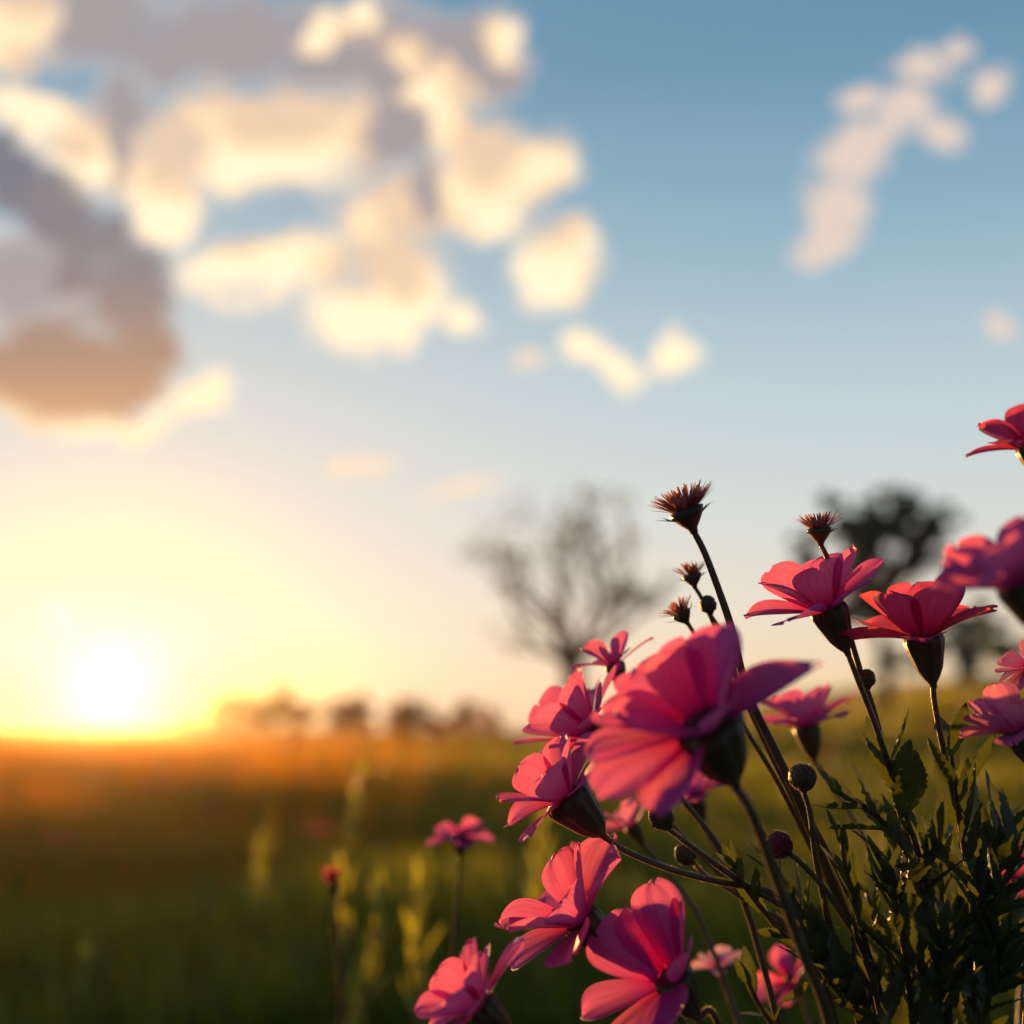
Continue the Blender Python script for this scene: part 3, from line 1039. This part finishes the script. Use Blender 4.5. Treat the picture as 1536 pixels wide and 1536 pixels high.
bud('smooth round green bud right beside the small spent heads', P(1062, 907, .53), axis_of(-.25, -.96, 0), .0036,
    [P(1080, 945, .53), P(1105, 1005, .53), P(1150, 1100, .53), P(1200, 1200, .53), P(1290, 1400, .53)], 71, .0009, fuzz=80)
bud('dark round bud behind the stem of the sharp pink flower', P(1300, 1018, .515), axis_of(-.1, -.98, 0), .0036,
    [P(1310, 1060, .515), P(1330, 1130, .515), P(1370, 1260, .515), P(1410, 1430, .515)], 73, .0009)
bud('fuzzy golden rimmed round bud on its own straight stalk above the leaves', P(1204, 1166, .50), axis_of(-.1, -.98, .15), .0055,
    [P(1214, 1215, .50), P(1224, 1290, .50), P(1248, 1400, .505), P(1290, 1540, .51)], 75, .0011, fuzz=800, long=.95)
bud('plain green bud under the largest flower, on a reddish curved stalk', P(992, 1225, .50), axis_of(-.5, -.85, 0), .0049,
    [P(1022, 1258, .50), P(1065, 1290, .50), P(1110, 1322, .502), P(1200, 1380, .505), P(1290, 1500, .51)], 77, .0011)
bud('blurred small bud with golden rim below the plain green bud', P(1028, 1282, .55), axis_of(-.6, -.6, .1), .0046,
    [P(1055, 1310, .55), P(1110, 1345, .545), P(1220, 1430, .53)], 79, .0009)
bud('reddish fuzzy bud pointing left beside the leaf stalks', P(1168, 1268, .495), axis_of(-.75, -.62, .15), .0054,
    [P(1200, 1293, .497), P(1250, 1352, .50), P(1310, 1470, .505)], 81, .0011, 'disc', 700, .95)

# ------------------------------------------------------------------ leafy shoots
def leaf_mesh(p, d, nrm, L, Wd, rng, parent, mat, serr=True, curl=0.25):
    """lance-shaped leaf with toothed edge, folded along the midrib"""
    n = 21
    d = d.normalized()
    side = d.cross(nrm).normalized()
    nrm = side.cross(d).normalized()
    mb = MB()
    vs, uvs = [], []
    q = p.copy()
    dd, nn = d.copy(), nrm.copy()
    cu = rng.uniform(-.15, .5) * curl * 4 / n
    tw = rng.uniform(-.05, .05)
    for i in range(n):
        t = i / (n - 1)
        rot = Matrix.Rotation(cu, 3, side)
        dd = rot @ dd
        nn = rot @ nn
        side = Matrix.Rotation(tw, 3, dd) @ side
        nn = side.cross(dd).normalized()
        w = Wd * .5 * math.sin(math.pi * (0.04 + .96 * t) ** .85) ** .75
        if serr and 2 < i < n - 1:
            w *= 1.09 if i % 2 else .92
        if i == n - 1:
            w = Wd * .012
        fold = .35
        for s in (-1, -.5, 0, .5, 1):
            vs.append(q + side * w * s + nn * (abs(s) ** 1.3 * w * fold + (.10 * w * math.sin(i * 2.1 + s)) * (abs(s))))
            uvs.append((s * .5 + .5, t))
        q = q + dd * L / (n - 1)
    fs = [(i * 5 + j, i * 5 + j + 1, (i + 1) * 5 + j + 1, (i + 1) * 5 + j) for i in range(n - 1) for j in range(4)]
    mb.add(vs, fs, uvs)
    return mb.build('leaf', M[mat], parent)


def shoot(label, pts, seed, nleaf=9, L=.022, Wd=.0075, r=.0014, spread=.8, mat='leaf', name='leafy_shoot', cat='plant', start=0.0, base=None, end=.62, group=None, hair=True, serr=True):
    """pts run from the tip down"""
    rng = random.Random(seed)
    base = base if base is not None else root_pt(rng)
    t = thing(name, label, cat, base, group)
    pp = list(pts) + [pts[-1].lerp(base, .5), base]
    path = spline(pp, 10)
    mb = MB()
    tube(mb, path, lambda q: r * (.55 + .8 * q), 7)
    if hair:
        tube_hairs(mb, [p for p in path if p.z > .3], r * .9, 260, .0008, .00010, rng)
    mb.build('stem', [M['stem'], M['hair']], t)
    n = len(path)
    a = rng.uniform(0, 6.28)
    for i in range(nleaf):
        f = start + (end - start) * (i + rng.uniform(-.25, .25)) / nleaf
        f = max(0.0, f)
        k = min(n - 2, int(f * (n - 1)))
        tg = (path[k] - path[k + 1]).normalized()
        x, y, _ = frame(tg)
        a += 2.4 + rng.uniform(-.4, .4)
        out = x * math.cos(a) + y * math.sin(a)
        sp = spread * rng.uniform(.6, 1.3)
        dv = (tg + out * sp)
        s = rng.uniform(.65, 1.2) * (.75 + .5 * min(1, f * 3))
        leaf_mesh(path[k], dv, (tg - out * .2) + Vector((0, 0, .4)), L * s, Wd * s, rng, t, mat, serr)
    return t


SH = [
    ('dark toothed shoot climbing the stem of the sharp pink flower', [P(1338, 1140, .50), P(1352, 1200, .50), P(1380, 1290, .505), P(1400, 1400, .51), P(1410, 1530, .51)], 10),
    ('dark toothed shoot climbing the stem of the lit red flower', [P(1428, 1135, .50), P(1436, 1210, .50), P(1450, 1300, .505), P(1465, 1400, .51), P(1470, 1530, .51)], 10),
    ('shoot with long leaves pointing left toward the fuzzy bud', [P(1262, 1190, .495), P(1320, 1230, .495), P(1365, 1290, .50), P(1390, 1400, .505)], 8),
    ('shoot with a broad leaf raised toward the pale lilac flower', [P(1502, 1235, .495), P(1485, 1300, .495), P(1468, 1360, .50), P(1455, 1450, .505)], 8),
    ('leafy shoot leaning out over the right edge', [P(1530, 1250, .48), P(1505, 1330, .485), P(1485, 1400, .49), P(1460, 1520, .50)], 8),
    ('thin shoot with fine gold edged leaves right of the fuzzy bud', [P(1262, 1262, .50), P(1275, 1330, .50), P(1300, 1420, .505), P(1330, 1530, .51)], 12),
    ('small leafy tuft where the bud stalks meet', [P(1150, 1275, .505), P(1180, 1330, .505), P(1230, 1420, .51), P(1290, 1530, .51)], 11),
    ('dense dark shoot in the middle of the foliage', [P(1330, 1290, .49), P(1345, 1360, .49), P(1360, 1450, .495), P(1370, 1540, .50)], 14),
    ('shoot with small leaves low at the left of the foliage', [P(1205, 1395, .50), P(1240, 1450, .50), P(1290, 1520, .505)], 12),
    ('shaded shoot at the bottom right corner', [P(1500, 1410, .485), P(1490, 1470, .485), P(1475, 1540, .49)], 14),
    ('bushy shoot behind the lit red flower stem', [P(1408, 1245, .54), P(1412, 1330, .54), P(1415, 1420, .54), P(1410, 1530, .54)], 14),
    ('low shoot near the bottom edge below the reddish bud', [P(1265, 1465, .49), P(1290, 1510, .49), P(1320, 1570, .495)], 13),
    ('dark back shoot filling the gap at the centre of the foliage', [P(1300, 1340, .55), P(1330, 1420, .55), P(1350, 1530, .55)], 15),
    ('tangled shoot at the bottom edge left of the corner', [P(1420, 1400, .47), P(1415, 1460, .475), P(1405, 1540, .48)], 15),
    ('feathery little tuft at the junction of the arched stem', [P(1100, 1300, .50), P(1118, 1330, .50), P(1160, 1385, .503), P(1240, 1490, .507)], 7),
    ('slim shoot left of the thick stem near the bottom edge', [P(1112, 1450, .53), P(1135, 1500, .53), P(1180, 1580, .53)], 6),
    ('back shoot with dim leaves behind the right edge shoot', [P(1480, 1280, .57), P(1475, 1380, .57), P(1460, 1530, .56)], 14),
]
for i, (lab, pts, nl) in enumerate(SH):
    shoot(lab, pts, 100 + i, int(nl * 1.3), L=(.031 if i < 4 else .0265) if i not in (5, 6, 14, 15) else .016, Wd=(.0096 if i < 4 else .0072) if i not in (5, 6, 14, 15) else .0045, end=(len(pts) - .6) / (len(pts) + 1))

# ------------------------------------------------------------------ mid-ground weeds and field flowers
WD = [
    ('tall yellow green weed with a narrow seed spike left of the red flower', 540, 1165, 1.5, 200),
    ('leafy yellow green weed below the tiny closed reddish flower', 572, 1345, 1.25, 201),
    ('short bright weed standing nearest the red flower stalk', 628, 1330, 1.3, 202),
    ('pale weed at the bottom left of the meadow', 125, 1440, 1.6, 203),
    ('dim weed left of the leafy yellow green weed', 400, 1225, 1.9, 204),
    ('upright weed behind the coral flower facing lower left', 810, 1225, 1.6, 205),
]
for lab, px, py, z, sd_ in WD:
    rng = random.Random(sd_)
    tip = P(px, py, z)
    bx, by = tip.x + rng.uniform(-.04, .04), tip.y + rng.uniform(-.03, .05)
    base = Vector((bx, by, gz(bx, by)))
    mid = tip.lerp(base, .5) + Vector((rng.uniform(-.02, .02), 0, 0))
    shoot(lab, [tip, tip.lerp(base, .25) + Vector((rng.uniform(-.01, .01), 0, 0)), mid], sd_, 24, L=.042, Wd=.010, r=.0030, spread=.55, mat='weed', name='meadow_weed', cat='weed', base=base, end=.9, hair=False)


def field_flower(seed):
    rng = random.Random(seed)
    t = thing('field_flower', 'small blurred orange red flower dotting the far meadow', 'flower', Vector((0, 0, 0)), 'red flowers scattered in the meadow')
    mb = MB()
    tube(mb, spline([Vector((0, 0, 0)), Vector((.01, 0, .2)), Vector((0, 0, .40))], 4), .002, 5)
    mb.build('stem', M['weed'], t)
    for i in range(5):
        petal('petal', t, M['petal_red'], Vector((0, 0, .40)), Vector((0, -.1, 1)).normalized(), i * 1.2566, .042, .046, R(35), R(10), .3, 0, .004, rng)
    return t


FF = [(525, 1078, 6), (432, 1072, 7.5), (378, 1080, 9), (512, 1100, 7), (655, 1085, 8), (320, 1218, 3.2), (655, 1112, 6), (1270, 995, 9), (1160, 1080, 7), (90, 1265, 2.6), (520, 1130, 5), (440, 1118, 7), (700, 1130, 8),
      (790, 1105, 7), (1440, 1030, 8), (1500, 1050, 6), (1330, 1035, 8), (1180, 1165, 3.5), (230, 1180, 4), (560, 1108, 8), (610, 1135, 6),
      (760, 1160, 4.5), (360, 1150, 6), (140, 1140, 7), (1240, 1130, 5), (480, 1250, 2.6), (1400, 1090, 6), (60, 1190, 4), (730, 1090, 10), (890, 1090, 8)]
proto = field_flower(5)
kids = list(proto.children)
for i, (px, py, z) in enumerate(FF):
    if i == 0:
        o = proto
    else:
        o = proto.copy()
        COL.objects.link(o)
        for k in kids:
            c = k.copy()
            COL.objects.link(c)
            c.parent = o
    p = P(px, py, z)
    g_ = gz(p.x, p.y)
    s = max(.45, min(1.6, (p.z - g_) / .40))
    o.location = (p.x, p.y, p.z - .40 * s if s > .46 else g_)
    o.location.z = min(o.location.z, g_)
    o.rotation_euler = (0, 0, i * 1.7)
    o.scale = (max(.8, s * .9),) * 2 + (s,)

# ------------------------------------------------------------------ evening haze over the field
def build_haze():
    mb = MB()
    x0, x1, y0, y1, z0, z1 = -100, 100, -42, 102, -1.2, 7.4
    mb.add([(x0, y0, z0), (x1, y0, z0), (x1, y1, z0), (x0, y1, z0), (x0, y0, z1), (x1, y0, z1), (x1, y1, z1), (x0, y1, z1)],
           [(3, 2, 1, 0), (4, 5, 6, 7), (0, 1, 5, 4), (1, 2, 6, 5), (2, 3, 7, 6), (3, 0, 4, 7)])
    m, g = new_mat('evening_haze')
    v = g.n('ShaderNodeVolumePrincipled')
    v.inputs['Color'].default_value = (1.0, 0.93, 0.85, 1)
    v.inputs['Density'].default_value = 0.00036
    v.inputs['Anisotropy'].default_value = 0.9
    o = g.n('ShaderNodeOutputMaterial')
    g.t.links.new(v.outputs[0], o.inputs['Volume'])
    h = mb.build('haze', m, smooth=False)
    tag(h, 'warm evening haze over the meadow', 'haze', kind='stuff')


build_haze()
